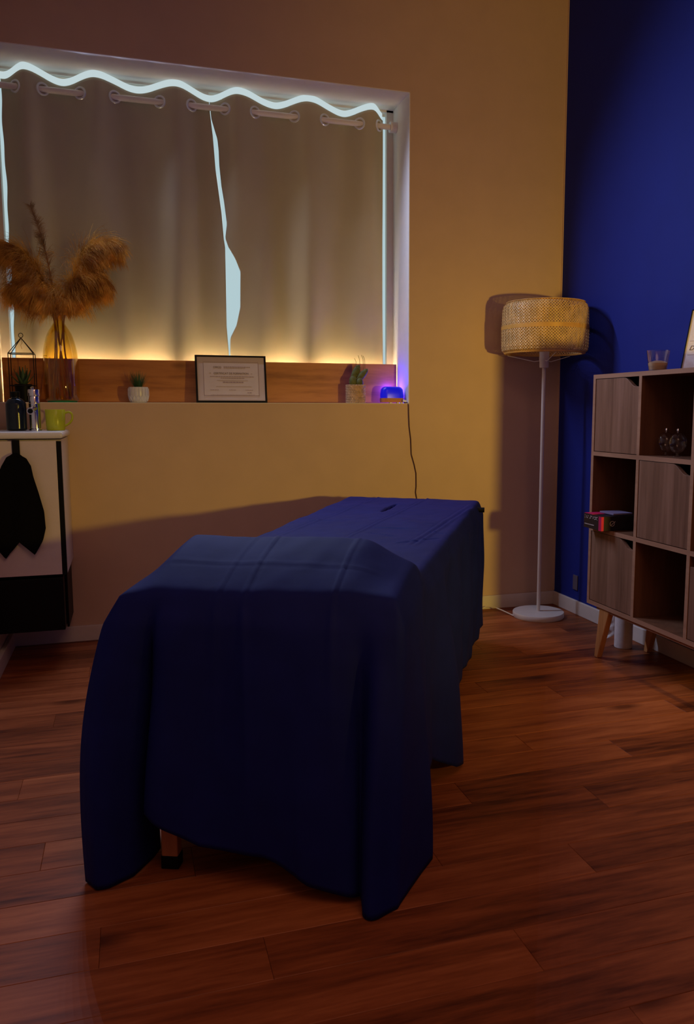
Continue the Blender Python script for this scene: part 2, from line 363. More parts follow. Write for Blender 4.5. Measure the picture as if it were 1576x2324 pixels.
rod = tag(build('curtain_rod', G().tube([(LX+.006, RODY, RODZ), (WR-.022, RODY, RODZ)], .0125, 20), M['rod'], smooth=True), 'white curtain rod threaded through the curtain eyelets', 'curtain rod')
rod.location = (0, 0, 0)
brk = build('bracket', G().tube([(WR-.034, RODY, RODZ), (WR-.004, RODY, RODZ)], .024, 20), M['rod'], rod, smooth=True)
# eyelets
tor = []
for j in range(24):
    pass
def torus(g, c, R, r, nrm, n=20, m_=6):
    nrm = Vector(nrm).normalized(); a = nrm.orthogonal().normalized(); b_ = nrm.cross(a); base = len(g.v)
    for i in range(n):
        t = 2*pi*i/n; d = a*cos(t)+b_*sin(t)
        for k in range(m_):
            p = 2*pi*k/m_; g.v.append(tuple(Vector(c)+d*(R+r*cos(p))+nrm*r*sin(p)))
    for i in range(n):
        for k in range(m_):
            g.f.append((base+i*m_+k, base+((i+1) % n)*m_+k, base+((i+1) % n)*m_+(k+1) % m_, base+i*m_+(k+1) % m_))
    return g
ex = -2.50; prev = None
while ex < -.84:      # an eyelet wherever the cloth passes the rod
    d_ = cy(ex, RODZ)-RODY
    if prev is not None and prev*d_ <= 0 and ex > -2.475 and not (-1.655 < ex < -1.62):
        dy = (cy(ex+.004, RODZ)-cy(ex-.004, RODZ))/.008
        build('eyelet', torus(G(), (ex, RODY-.004, RODZ), .0225, .0050, (-dy*.75, 1, 0)), M['eyelet'], cl if ex < -1.635 else cr_, smooth=True)
    prev = d_; ex += .002
# led: added glowing ribbon imitating daylight above the curtain head
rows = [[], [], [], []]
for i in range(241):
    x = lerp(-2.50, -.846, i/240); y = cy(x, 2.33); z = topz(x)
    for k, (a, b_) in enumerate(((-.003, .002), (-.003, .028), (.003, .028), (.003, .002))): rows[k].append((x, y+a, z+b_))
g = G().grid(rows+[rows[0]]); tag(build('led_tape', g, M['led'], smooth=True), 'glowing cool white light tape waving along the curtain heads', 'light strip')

# ------------------------------------------------------------------ things on the sill
tag(build('pine_board', G().box(LX+.006, -.795, .15, .168, WB+.002, 1.193), M['pine'], bevel=.001), 'orange pine board standing upright along the window sill', 'board')
tag(build('warm_led_strip', G().box(LX+.03, -.83, .1685, .1735, 1.118, 1.128), M['warm_led']), 'warm light strip hidden behind the pine board', 'light strip')
SZ = WB+.002
# vase
vc = (-2.290, .070, SZ)
v = thing('glass_vase', 'tall amber glass bottle vase holding the pampas grass', 'vase', vc)
prof = [(.058, .004), (.066, .012), (.0705, .05), (.0715, .10), (.0705, .15), (.067, .20), (.060, .24), (.048, .28), (.034, .305), (.022, .325), (.0175, .338), (.018, .350), (.024, .360)]
def dense(p, k=4):
    out = []
    for i in range(len(p)-1):
        p0, p1, p2, p3 = p[max(i-1, 0)], p[i], p[i+1], p[min(i+2, len(p)-1)]
        for q in range(k):
            t = q/k; out.append(tuple(.5*(2*p1[c]+(p2[c]-p0[c])*t+(2*p0[c]-5*p1[c]+4*p2[c]-p3[c])*t*t+(3*p1[c]-p0[c]-3*p2[c]+p3[c])*t**3) for c in range(2)))
    return out+[p[-1]]
pr = dense(prof)
build('glass_body', G().lathe([(r, z) for r, z in pr]+[(max(r-.003, .002), z) for r, z in reversed(pr)], (vc[0], vc[1], vc[2]), 48), M['amber'], v, smooth=True)
build('glass_foot', G().lathe([(.01, 0), (.057, 0), (.060, .004), (.058, .009), (.01, .007)], vc, 40), M['green_glass'], v, smooth=True)
# pampas
def bez(ps, t):
    ps = [Vector(p) for p in ps]
    while len(ps) > 1: ps = [ps[i].lerp(ps[i+1], t) for i in range(len(ps)-1)]
    return ps[0]
def pampas(label, root, ctrl, a0, n, ln, spread, droop, mat, seed, w_=.0013, taper=.35, name='pampas_stem', side=0):
    """stalk along ctrl from root; strands leave it from a0 to the tip and droop"""
    rd = random.Random(seed); t = thing(name, label, 'pampas grass', root, 'dried pampas stems in the amber vase')
    pts = [bez([root]+ctrl, i/14) for i in range(15)]
    build('stalk', G().tube(pts, [.0028]*10+[.002, .0016, .0012, .0009, .0006], 6), M['stalk'], t, smooth=True)
    g = G()
    for i in range(n):          # bundles of hairs
        u0 = a0+(1-a0)*rd.random()**.9
        tg = (bez([root]+ctrl, min(1, u0+.02))-bez([root]+ctrl, u0-.02)).normalized(); k = (u0-a0)/(1-a0)
        rdv = Vector((rd.gauss(0, 1), rd.gauss(0, .55), rd.gauss(0, 1))); rdv = (rdv-tg*rdv.dot(tg)).normalized()
        if side: rdv = (rdv+Vector((side*.8, 0, -.25))).normalized()
        d0 = (tg*(.65+.3*rd.random())+rdv*spread*(.35+.8*rd.random())).normalized()
        L0 = ln*(.55+.6*rd.random())*(1-taper*k)*(.45+.55*sm(k*4+.2)); dr = droop*(.5+rd.random())*.33
        for h_ in range(9):
            u = min(1, max(a0, u0+rd.gauss(0, .012))); q = bez([root]+ctrl, u); d = (d0+Vector((rd.gauss(0, .10), rd.gauss(0, .10), rd.gauss(0, .10)))).normalized()
            length = L0*rd.uniform(.75, 1.1); seg = 6; st_ = length/seg
            wd = Vector((rd.uniform(-.4, .4), -1, rd.uniform(-.4, .4))).normalized(); base = len(g.v)
            for s_ in range(seg+1):
                f = 1-s_/seg*.7
                sd = d.cross(wd); sd = sd.normalized() if sd.length > 1e-5 else Vector((1, 0, 0))
                g.v += [tuple(q-sd*w_*f*.5), tuple(q+sd*w_*f*.5)]
                q = q+d*st_; d = (d+Vector((rd.uniform(-.07, .07), rd.uniform(-.05, .05), -dr+rd.uniform(-.06, .06)))).normalized()
                q.y = min(q.y, .145)
            for s_ in range(seg): a = base+2*s_; g.f.append((a, a+1, a+3, a+2))
            for s_ in range(2, seg):
                a = Vector(g.v[base+2*s_]); hd = (d*.7+Vector((rd.gauss(0, .4), rd.gauss(0, .4), rd.gauss(-.2, .4)))).normalized()*length*.14; b0 = len(g.v)
                g.v += [tuple(a), tuple(a+Vector((.0009, 0, .0005))), tuple(a+hd)]; g.v[-1] = (g.v[-1][0], min(g.v[-1][1], .147), g.v[-1][2]); g.f.append((b0, b0+1, b0+2))
    o = build('plume', g, mat, t); o['kind'] = 'stuff'
    return t
vx, vy = vc[0], vc[1]; zb = SZ+.012
pampas('left pampas plume sweeping out to the left window edge', (vx+.03, vy, zb), [(vx-.005, vy, 1.30), (vx-.03, vy, 1.48), (vx-.09, vy-.01, 1.66), (vx-.205, vy-.02, 1.615)], .46, 400, .165, .85, 1.05, M['pampas'], 1, side=-1)
pampas('lower left pampas plume drooping over the vase shoulder', (vx-.03, vy+.01, zb), [(vx+.002, vy, 1.30), (vx, vy-.01, 1.44), (vx-.05, vy-.02, 1.52), (vx-.15, vy-.03, 1.47)], .42, 360, .18, .85, 1.45, M['pampas'], 2, side=-1)
pampas('tallest pampas stem, thin pale plume standing upright', (vx+.01, vy-.01, zb), [(vx, vy, 1.30), (vx-.01, vy, 1.50), (vx-.035, vy, 1.66), (vx-.085, vy-.01, 1.79)], .50, 85, .062, 1.0, .25, M['pampas_grey'], 3, taper=.6)
pampas('upper right pampas plume arching to the right', (vx-.02, vy, zb), [(vx+.004, vy, 1.30), (vx+.035, vy, 1.50), (vx+.11, vy-.01, 1.70), (vx+.215, vy-.02, 1.655)], .46, 400, .165, .85, 1.05, M['pampas'], 4, side=1)
pampas('lower right pampas plume drooping beside the vase neck', (vx+.035, vy-.01, zb), [(vx+.003, vy, 1.30), (vx+.01, vy-.01, 1.45), (vx+.06, vy-.02, 1.55), (vx+.16, vy-.03, 1.51)], .42, 360, .18, .85, 1.4, M['pampas'], 5, side=1)

for k_, (dx_, dy_) in enumerate(((.045, .01), (-.045, -.01))):
    pampas(('short pampas plume low at the front of the bunch, right side', 'short pampas plume low at the front of the bunch, left side', 'short pampas plume in the middle of the bunch')[k_], (vx+dx_, vy+dy_, zb), [(vx-.003*dx_/abs(dx_), vy, 1.30), (vx+dx_*.1, vy-.02, 1.42), (vx+dx_*(.9 if k_ < 2 else .5), vy-.035, 1.48+.04*(k_ == 2)), (vx+dx_*(2.2 if k_ < 2 else 1), vy-.045, 1.46+.11*(k_ == 2))], .45, 200, .11, .9, 1.5, M['pampas'], 20+k_, side=(1, -1, 0)[k_])

# wire house lantern with succulent
lc = (-2.437, .065, SZ)
t = thing('wire_lantern', 'black wire house-shaped holder with ring on top', 'plant holder', lc)
hw, hd = .047, .038; ze = 1.204; zp = 1.268; r = .0019
for sx in (-1, 1):
    for sy in (-1, 1):
        build('wire', G().tube([(lc[0]+sx*hw, lc[1]+sy*hd, SZ+.002), (lc[0]+sx*hw, lc[1]+sy*hd, ze), (lc[0], lc[1], zp)], r, 6), M['wire'], t)
for z in (SZ+.003, 1.075, ze):
    P = [(lc[0]+sx*hw, lc[1]+sy*hd, z) for sx, sy in ((-1,-1),(1,-1),(1,1),(-1,1),(-1,-1))]
    build('rail', G().tube(P, r, 6), M['wire'], t)
build('ring', torus(G(), (lc[0], lc[1], zp+.010), .009, .0014, (.3, 1, 0)), M['wire'], t, smooth=True)
build('string', G().tube([(lc[0], lc[1]-.003, zp), (lc[0]+.004, lc[1]-.003, zp-.02), (lc[0]-.002, lc[1]-.003, zp-.03), (lc[0]+.002, lc[1]-.003, zp-.045)], .0009, 5), M['stalk'], t)
t = thing('potted_succulent', 'spiky green succulent in dark pot inside the wire house', 'plant', (lc[0], lc[1], SZ+.006))
build('pot', G().lathe([(.020, .0), (.029, .0), (.034, .068), (.031, .068), (.028, .06)], (lc[0], lc[1], SZ+.006), 24), M['black'], t, smooth=True)
for k in range(11):
    a = k*2.4; tilt = .25+.9*(k/11); ln = .085-.02*(k/11)
    d = Vector((cos(a)*sin(tilt), sin(a)*sin(tilt)*.7, cos(tilt))); p0 = Vector((lc[0], lc[1], SZ+.066)); g = G()
    sd = d.cross(Vector((0, 0, 1))).normalized(); nn = d.cross(sd); rows = []
    for i in range(7):
        u = i/6; wv = .009*sin(pi*min(.96, .25+u*.75)); c = p0+d*ln*u-nn*.01*u*u
        rows.append([c-sd*wv, c+nn*.003*(1-u), c+sd*wv])
    build('leaf', G().grid(rows), M['leaf'], t, smooth=True, solid=.0018, angle=80)

# white ribbed pot with grass
gc = (-1.985, .070, SZ)
t = thing('potted_grass', 'small tufted grass in white ridged ceramic pot on the sill', 'plant', gc)
build('pot', G().lathe([(.030, 0), (.034, .003), (.039, .015), (.0415, .030), (.041, .060), (.040, .066), (.036, .066), (.035, .055)], gc, 96, fn=lambda a, j: 1-(.05 if j < 6 else 0)*max(0, cos(a*16))**6), M['ceramic'], t, smooth=True, angle=60)
g2 = G()
for k in range(16):   # honeycomb ridges round the foot of the pot
    a = 2*pi*k/16; pts = []
    for (da, z, rr) in ((0, .060, .0425), (0, .032, .043), (pi/16, .020, .0415), (0, .006, .037)): pts.append((gc[0]+rr*cos(a+da), gc[1]+rr*sin(a+da), SZ+z))
    g2.tube(pts, .0011, 5); pts = []
    for (da, z, rr) in ((0, .032, .043), (-pi/16, .020, .0415), (0, .006, .037)): pts.append((gc[0]+rr*cos(a+da), gc[1]+rr*sin(a+da), SZ+z))
    g2.tube(pts, .0011, 5)
build('ridges', g2, M['ceramic'], t, smooth=True)
build('soil', G().lathe([(.001, .056), (.0355, .056)], gc, 24), M['soil'], t)
g = G(); rd = random.Random(9)
for k in range(170):
    a = rd.random()*2*pi; tl = rd.random()**.7*.62; ln = .05+.038*rd.random(); p = Vector((gc[0]+.015*cos(a)*rd.random(), gc[1]+.015*sin(a)*rd.random(), SZ+.056)); d = Vector((cos(a)*sin(tl), sin(a)*sin(tl), cos(tl)))
    sd = Vector((-sin(a), cos(a), 0)); base = len(g.v)
    for i in range(4): u = i/3; c = p+d*ln*u+Vector((cos(a), sin(a), 0))*.008*u*u; wv = .0013*(1-u*.9); g.v += [tuple(c-sd*wv), tuple(c+sd*wv)]
    for i in range(3): b0 = base+2*i; g.f.append((b0, b0+1, b0+3, b0+2))
o = build('grass_blades', g, M['grass'], t); o['kind'] = 'stuff'

# certificate
cx_, fw, fh = -1.5905, .309, .209; tilt = radians(9)
t = thing('framed_certificate', 'black framed certificate leaning on the pine board', 'picture frame', (cx_, .055, SZ))
Mx = Matrix.Translation((cx_, .040, SZ+.001)) @ Matrix.Rotation(-tilt, 4, 'X')      # local x right, z up, front faces -y
def fbox(x0, x1, y0, y1, z0, z1):
    g = G().box(x0, x1, y0, y1, z0, z1); g.v = [tuple(Mx @ Vector(p)) for p in g.v]; return g
g = G()
for b_ in ((-fw/2, fw/2, 0, .012, 0, .009), (-fw/2, fw/2, 0, .012, fh-.007, fh), (-fw/2, -fw/2+.008, 0, .012, .009, fh-.007), (fw/2-.008, fw/2, 0, .012, .009, fh-.007)):
    q = fbox(*b_); n = len(g.v); g.v += q.v; g.f += [tuple(i+n for i in f) for f in q.f]
build('frame', g, M['black'], t)
pp = build('paper', fbox(-fw/2+.008, fw/2-.008, .004, .008, .009, fh-.007), M['paper2'], t)
build('inner_sheet', fbox(-fw/2+.036, fw/2-.036, .0036, .004, .034, fh-.032), M['paper'], pp)
def fbars(name, bars, mat):
    g = G()
    for b_ in bars:
        q = fbox(b_[0], b_[1], .0031, .0036, b_[2], b_[3]); n = len(g.v); g.v += q.v; g.f += [tuple(i+n for i in f) for f in q.f]
    return build(name, g, mat, pp)
x0, x1, z0, z1 = -fw/2+.034, fw/2-.034, .031, fh-.029; l = .0012
fbars('border_line', [(x0, x1, z0, z0+l), (x0, x1, z1-l, z1), (x0, x0+l, z0, z1), (x1-l, x1, z0, z1)], M['ink_soft'])
bars = []; rd = random.Random(3)
def words(xa, xb, z, h):
    x = xa
    while x < xb:
        w_ = rd.uniform(.004, .012); bars.append((x, min(x+w_, xb), z, z+h)); x += w_+.0016
words(-.032, .083, .158, .0022); words(-.032, .062, .1535, .0018)
words(-.093, .100, .115, .0022); words(-.046, .058, .108, .0022); words(-.038, .052, .089, .0042)
bars += [(-.062, .072, .0985, .0992), (-.068, .086, .072, .0727)]
words(-.093, -.056, .056, .0016); words(-.012, .018, .056, .0016); words(.060, .094, .056, .0016); words(.068, .088, .043, .003); words(-.09, .1, .034, .0012)
bars += [(-.094, -.088, .1305, .132), (.086, .092, .1285, .130)]
fbars('small_print', bars, M['ink_soft'])['kind'] = 'stuff'
RX = Matrix.Rotation(pi/2, 4, 'X')
place_text('heading', 'CERTIFICAT DE FORMATION', .0118, M['ink'], pp, Mx @ Matrix.Translation((.0, .0032, .126)) @ RX)
place_text('logo_text', 'CFPCO', .0110, M['ink'], pp, Mx @ Matrix.Translation((-.060, .0032, .153)) @ RX)

# cactus in woven pot
kc = (-1.020, .070, SZ)
t = thing('potted_cactus', 'two-padded cactus in woven wicker pot beside the blue light', 'plant', kc)
pw = [(.038, .0), (.040, .004), (.043, .04), (.043, .084), (.038, .084), (.037, .07)]
build('pot', G().lathe(pw, kc, 40), M['wicker'], t, smooth=True)
g = G()
for j in range(11):
    z = SZ+.005+j*.0077
    pts = []
    for i in range(49):
        a = 2*pi*i/48; rr = .0425+.0020*(1 if (i+j) % 2 else -1); pts.append((kc[0]+rr*cos(a), kc[1]+rr*sin(a), z))
    g.tube(pts, .0034, 5)
o = build('weave', g, M['wicker'], t, smooth=True); o['kind'] = 'stuff'
def pad(c, lx_, ly, lz, rot, name='pad'):
    g = G(); R = Matrix.Rotation(rot, 3, 'Y'); rows = []
    for i in range(13):
        ph = -pi/2+pi*i/12; rows.append([tuple(Vector(c)+R @ Vector((lx_*cos(ph)*cos(th)*(1-.15*sin(ph)), ly*cos(ph)*sin(th), lz*sin(ph)))) for th in [2*pi*k/20 for k in range(21)]])
    p_ = build(name, G().grid(rows), M['cactus'], t, smooth=True, angle=180)
    gs = G(); rd = random.Random(int(c[0]*1e4) % 97)
    for k in range(70):
        ph = rd.uniform(-1.2, 1.4); th = rd.uniform(pi, 2*pi); nrm = R @ Vector((cos(ph)*cos(th), cos(ph)*sin(th), sin(ph))); p0 = Vector(c)+R @ Vector((lx_*cos(ph)*cos(th)*(1-.15*sin(ph)), ly*cos(ph)*sin(th), lz*sin(ph)))
        sd = nrm.orthogonal().normalized()*.0004; n = len(gs.v); gs.v += [tuple(p0-sd), tuple(p0+sd), tuple(p0+nrm*.004)]; gs.f.append((n, n+1, n+2))
    s_ = build('spines', gs, M['wicker'], p_); s_['kind'] = 'stuff'
pad((kc[0]+.000, kc[1], SZ+.140), .017, .012, .040, .42); pad((kc[0]+.030, kc[1]-.008, SZ+.130), .016, .012, .038, .75)
pad((kc[0]-.016, kc[1]-.012, SZ+.100), .019, .015, .026, -.1); pad((kc[0]+.014, kc[1]-.018, SZ+.094), .018, .014, .022, .1)
build('soil', G().lathe([(.001, .074), (.0375, .074)], kc, 24), M['soil'], t)
for k, (dx, zt, z_) in enumerate(((-.004, 1.212, 1.185), (.014, 1.226, 1.18), (.030, 1.228, 1.19), (.038, 1.224, 1.19))):
    build('shoot', G().tube([(kc[0]+dx+.006, kc[1]-.006, z_-.04), (kc[0]+dx+.004, kc[1]-.006, (zt+z_)/2), (kc[0]+dx-.003, kc[1]-.006, zt)], .0011, 5), M['cactus'], t)

# blue night light
nc = (-.848, .058, SZ)
t = thing('night_light', 'small blue glowing light with wooden base at sill end', 'lamp', nc)
def rrect(hx, hy, rr, n=5):
    out = []
    for cx0, cy0, a0 in ((hx-rr, hy-rr, 0), (-hx+rr, hy-rr, pi/2), (-hx+rr, -hy+rr, pi), (hx-rr, -hy+rr, 1.5*pi)):
        for i in range(n+1): a = a0+pi/2*i/n; out.append((cx0+rr*cos(a), cy0+rr*sin(a)))
    return out
def stack(levels, c):
    g = G(); base = 0
    for hx, hy, rr, z in levels:
        o_ = rrect(hx, hy, rr); base = len(g.v)-0; g.v += [(c[0]+x, c[1]+y, c[2]+z) for x, y in o_]
    k = len(rrect(1, 1, .1)); n = len(levels)
    for j in range(n-1):
        for i in range(k): a = j*k+i; b0 = j*k+(i+1) % k; g.f.append((a, b0, b0+k, a+k))
    g.f.append(tuple(reversed(range(k)))); g.f.append(tuple((n-1)*k+i for i in range(k))); return g
build('cover', stack([(.056, .030, .028, .024), (.056, .030, .028, .040), (.052, .028, .026, .064), (.045, .024, .022, .073), (.036, .018, .016, .077)], nc), M['blue_glow'], t, smooth=True)
build('base', stack([(.055, .030, .028, .004), (.057, .032, .030, .008), (.057, .032, .030, .024)], nc), M['pine'], t, smooth=True)
for dx in (-.02, .016, .034): build('foot', G().box(nc[0]+dx, nc[0]+dx+.012, nc[1]-.03, nc[1]-.02, SZ, SZ+.004), M['white'], t)
tag(build('power_cord', G().tube([(-.792, .045, SZ+.004), (-.789, .01, SZ+.004), (-.787, -.006, 1.000), (-.786, -.007, .96), (-.783, -.006, .90), (-.775, -.006, .84), (-.772, -.006, .77), (-.757, -.006, .72), (-.748, -.006, .68), (-.747, -.006, .62), (-.750, -.006, .59), (-.744, -.006, .56), (-.744, -.006, .30), (-.74, -.016, .05), (-.735, -.019, .003)], .0022, 6), M['cord_dark'], smooth=True), 'thin dark cord hanging from the sill end down the wall', 'cord')
tag(build('plug_connector', G().tube([(-.806, .018, SZ+.012), (-.790, .014, SZ+.009)], [.006, .004], 10), M['cord_white'], smooth=True), 'small white plug lying at the sill end below the blue light', 'plug')

# ------------------------------------------------------------------ wash cabinet on the left
t = thing('wall_cabinet', 'white wall-hung cabinet with black lower drawer left of the bed', 'cabinet', (-2.40, -.2, .14))
build('body', G().box(LX+.002, -2.272, -.370, -.001, .362, .868), M['cab_white'], t, bevel=.001)
build('door', G().box(LX+.002, -2.2875, -.390, -.372, .366, .864), M['cab_white'], t, bevel=.001)
build('edge_strip', G().box(-2.2865, -2.2705, -.389, -.3705, .364, .862), M['black'], t, bevel=.0008)
build('lower_drawer', G().box(LX+.002, -2.287, -.380, -.070, .150, .352), M['black'], t, bevel=.002)
build('drawer_side', G().box(-2.2865, -2.278, -.30, -.060, .140, .358), M['black'], t, bevel=.002)
tag(build('washbasin_top', G().box(LX+.001, -2.262, -.405, -.001, .872, .897), M['ceramic'], bevel=.009), 'white glossy rounded slab lying on the white cabinet', 'countertop')
# strap + towel
tag(build('towel_strap', G().box(-2.436, -2.410, -.396, -.392, .80, .868).box(-2.436, -2.410, -.412, -.392, .80, .804), M['black'], bevel=.001), 'black strap holding the black towel on the cabinet door', 'strap')
rows = []; nu, nv = 40, 50
Lz = [.0, .10, .25, .5, .75, 1.0]; Lxl = [-2.452, -2.470, -2.490, -2.506, -2.514, -2.516]; Lxr = [-2.388, -2.374, -2.368, -2.352, -2.338, -2.336]
for j in range(nv+1):
    v_ = j/nv; row = []; xl, xr = interp(Lz, Lxl, v_), interp(Lz, Lxr, v_)
    for i in range(nu+1):
        u = i/nu; x = lerp(xl, xr, u)
        hem = interp([0, .22, .50, .78, .94, 1.0], [.505, .437, .498, .448, .50, .545], u)
        top = .822-.018*abs(u-.45)**1.5*3
        z = lerp(top, hem, v_); y = -.414-.010*sin(u*pi*3.2+v_)*(.3+.7*v_)-.006*sin(u*13+2*v_)*v_
        row.append((x, y, z))
    rows.append(row)
tag(build('hand_towel', G().grid(rows), M['black_cloth'], smooth=True, solid=.006, angle=180), 'black towel bunched and hanging on the white cabinet front', 'towel')
# bottle
bc = (-2.438, -.20, .898)
t = thing('dark_bottle', 'round dark glass bottle with black cap beside the faucet', 'bottle', bc)
build('body', G().lathe(dense([(.030, 0), (.0365, .004), (.037, .02), (.037, .09), (.035, .105), (.026, .118), (.016, .123), (.015, .128)]), bc, 36), M['bottle'], t, smooth=True)
build('cap', G().lathe([(.016, .127), (.0165, .128), (.0165, .146), (.013, .1475)], bc, 24), M['black'], t, smooth=True)
# faucet
fc = (-2.372, -.20, .898)
t = thing('basin_faucet', 'chrome basin mixer tap on the white slab', 'faucet', fc)
build('column', G().lathe([(.024, 0), (.024, .004), (.021, .007), (.021, .100), (.022, .102)], fc, 28), M['chrome'], t, smooth=True)
build('neck', G().lathe([(.0205, .103), (.0205, .128), (.0195, .130)], fc, 28), M['chrome'], t, smooth=True)
build('lever_cap', G().lathe([(.0225, .131), (.0225, .152), (.021, .156)], fc, 28), M['chrome'], t, smooth=True)
build('lever', G().tube([(fc[0]-.002, fc[1], .898+.153), (fc[0]-.006, fc[1]-.006, .898+.164)], [.006, .007], 12), M['chrome'], t, smooth=True)
sp = build('spout', G().tube([(fc[0], fc[1], fc[2]+.085), (fc[0]-.005, fc[1]-.05, fc[2]+.080), (fc[0]-.006, fc[1]-.095, fc[2]+.074)], [.012, .0125, .013], 18), M['chrome'], t, smooth=True)
build('nozzle', G().tube([(fc[0]-.006, fc[1]-.0945, fc[2]+.0745), (fc[0]-.0065, fc[1]-.100, fc[2]+.073)], [.0095, .009], 16), M['black'], sp, smooth=True)
# mug
mc = (-2.300, -.20, .898)
t = thing('lime_mug', 'lime green mug near the corner of the white slab', 'mug', mc)
build('cup', G().lathe([(.033, 0), (.034, .003), (.037, .078), (.0355, .080), (.034, .078), (.031, .006), (.001, .006)], mc, 36), M['mug'], t, smooth=True)
hp = dense([(.034, .066), (.050, .070), (.0605, .060), (.060, .042), (.050, .027), (.033, .016)], 5)
build('handle', G().tube([(mc[0]+x_, mc[1], mc[2]+z_) for x_, z_ in hp], .0042, 12), M['mug'], t, smooth=True)

# ------------------------------------------------------------------ massage table, bolster, sheet
NL, NR, FR, FL = [Vector(a) for a in ((-2.068, -1.936), (-1.544, -2.149), (-.670, -.569), (-1.146, -.256))]
def SP(s, t): return NL*(1-s)*(1-t)+NR*s*(1-t)+FR*s*t+FL*(1-s)*t
TZ = .610
def SPi(s, t, d=0): return SP(d+(1-2*d)*s, d*.3+(1-.6*d)*t)
mt = thing('massage_table', 'massage table hidden under the navy sheet, wooden leg showing', 'massage table', (-1.36, -1.22, 0))
def quad_slab(s0, s1, t0, t1, z0, z1):
    g = G(); P = [SP(s0, t0), SP(s1, t0), SP(s1, t1), SP(s0, t1)]
    g.prism([(p.x, p.y) for p in P], 2, z0, z1); return g
build('cushion', quad_slab(.03, .97, .012, .986, .535, .588), M['vinyl'], mt, bevel=.012)
build('frame', quad_slab(.06, .94, .03, .97, .475, .534), M['tleg'], mt)
for (s, tt) in ((.115, .035), (.90, .06), (.90, .95), (.10, .95)):
    p = SP(s, tt); a = math.atan2(NR.y-NL.y, NR.x-NL.x); h = .0175
    q = [(p.x+h*(cx0*cos(a)-cy0*sin(a)), p.y+h*(cx0*sin(a)+cy0*cos(a))) for cx0, cy0 in ((-1, -.8), (1, -.8), (1, .8), (-1, .8))]
    lg = build('leg', G().prism(q, 2, .018, .475), M['tleg'], mt, bevel=.002)
    q = [(p.x+h*1.1*(cx0*cos(a)-cy0*sin(a)), p.y+h*1.1*(cx0*sin(a)+cy0*cos(a))) for cx0, cy0 in ((-1, -.8), (1, -.8), (1, .8), (-1, .8))]
    build('rubber_foot', G().prism(q, 2, .0005, .030), M['black'], lg, bevel=.002)
cp = SP(1.0, .93); build('side_knob', G().tube([(cp.x-.05, cp.y+.025, .585), (cp.x+.026, cp.y-.012, .585)], .010, 12), M['black'], mt, smooth=True)
# bolster
a0, a1 = SP(.10, .115), SP(.84, .115)
g = G(); pts = []; rr = []
for i in range(13):
    u = i/12; p = a0.lerp(a1, u); pts.append((p.x, p.y, .588+.048)); rr.append(.046*min(1, sqrt(max(.02, 1-(2*u-1)**10))))
tag(build('knee_bolster', g.tube(pts, rr, 20), M['vinyl'], smooth=True), 'round bolster making a hump under the navy sheet', 'bolster')
# sheet
WID, LEN = .572, 1.86
def hump(s, t):
    tr_ = .118
    if t < tr_: b_ = sin(min(1, t/tr_)*pi/2)**.85*.55+.45*(t/tr_)
    else: b_ = exp(-((t-tr_)/.034)**2) if t > tr_ else 1
    es = sm(s/.13) if s < .13 else (1-.62*sm((s-.78)/.22) if s > .78 else 1)
    es = lerp(.25, 1, es) if s < .13 else es
    return .086*b_*es
creases = [((.628, 1.03), (.484, .40), .0045, .007), ((.254, 1.03), (.128, .40), .003, .008), ((.992, .869), (.868, .36), .005, .008), ((.955, .90), (.83, .36), .003, .008),
           ((.46, -.05), (.455, .17), .0035, .006), ((.77, -.05), (.78, .17), .003, .006), ((.36, -.05), (.375, .17), .002, .006),
           ((.54, .531), (.80, .528), .004, .006), ((.60, .60), (.93, .59), .0018, .006), ((.10, .585), (.24, .60), .003, .005), ((.76, .37), (.95, .43), .0035, .008), ((.55, .47), (.72, .44), .003, .006),
           ((.1, .055), (.9, .05), .0015, .008), ((.86, .50), (.99, .47), .0025, .007)]
def ztop(s, t):
    x, y = s*WID, t*LEN; z = TZ+hump(s, t)
    for (a, b_), (c, d), h, w_ in creases:
        h *= .75; w_ *= .6
        ax, ay, bx, by = a*WID, b_*LEN, c*WID, d*LEN; L2 = (bx-ax)**2+(by-ay)**2; u = ((x-ax)*(bx-ax)+(y-ay)*(by-ay))/L2
        if -.05 < u < 1.05:
            dx, dy = x-ax-u*(bx-ax), y-ay-u*(by-ay); dd = (dx*(by-ay)-dy*(bx-ax))/sqrt(L2)
            if abs(dd) < w_*3.2: z += h*(exp(-(dd/w_)**2)-.6*exp(-((dd-w_*1.5)/w_)**2))*sm(min(u+.05, 1.05-u)*8)
    z += .0035*noise.noise(Vector((x*7, y*5, 0)))+.0015*noise.noise(Vector((x*22, y*15, 4)))
    # breathing-hole slit
    ds = (s-(.443+(t-.738)/.13*.018))*WID; dt = (t-.803)/.066
    if abs(dt) < 1: hw_ = .008*(1-dt*dt); z -= .030*sm((hw_-abs(ds))/.006+.5) if abs(ds) < hw_+.003 else 0
    # rounded border
    e = min(x, WID-x, y, LEN-y); 
    if e < .022: z -= .016*(1-sqrt(max(0, 1-((.022-e)/.022)**2)))
    return z
NS, NT = 110, 300
g = G(); idx = {}
for j in range(NT+1):
    for i in range(NS+1):
        s, t_ = i/NS, j/NT; p = SP(s, t_); idx[i, j] = len(g.v); g.v.append((p.x, p.y, ztop(s, t_)))
for j in range(NT):
    for i in range(NS): g.f.append((idx[i, j], idx[i+1, j], idx[i+1, j+1], idx[i, j+1]))
per = [(i, 0) for i in range(NS+1)]+[(NS, j) for j in range(1, NT+1)]+[(i, NT) for i in range(NS-1, -1, -1)]+[(0, j) for j in range(NT-1, 0, -1)]
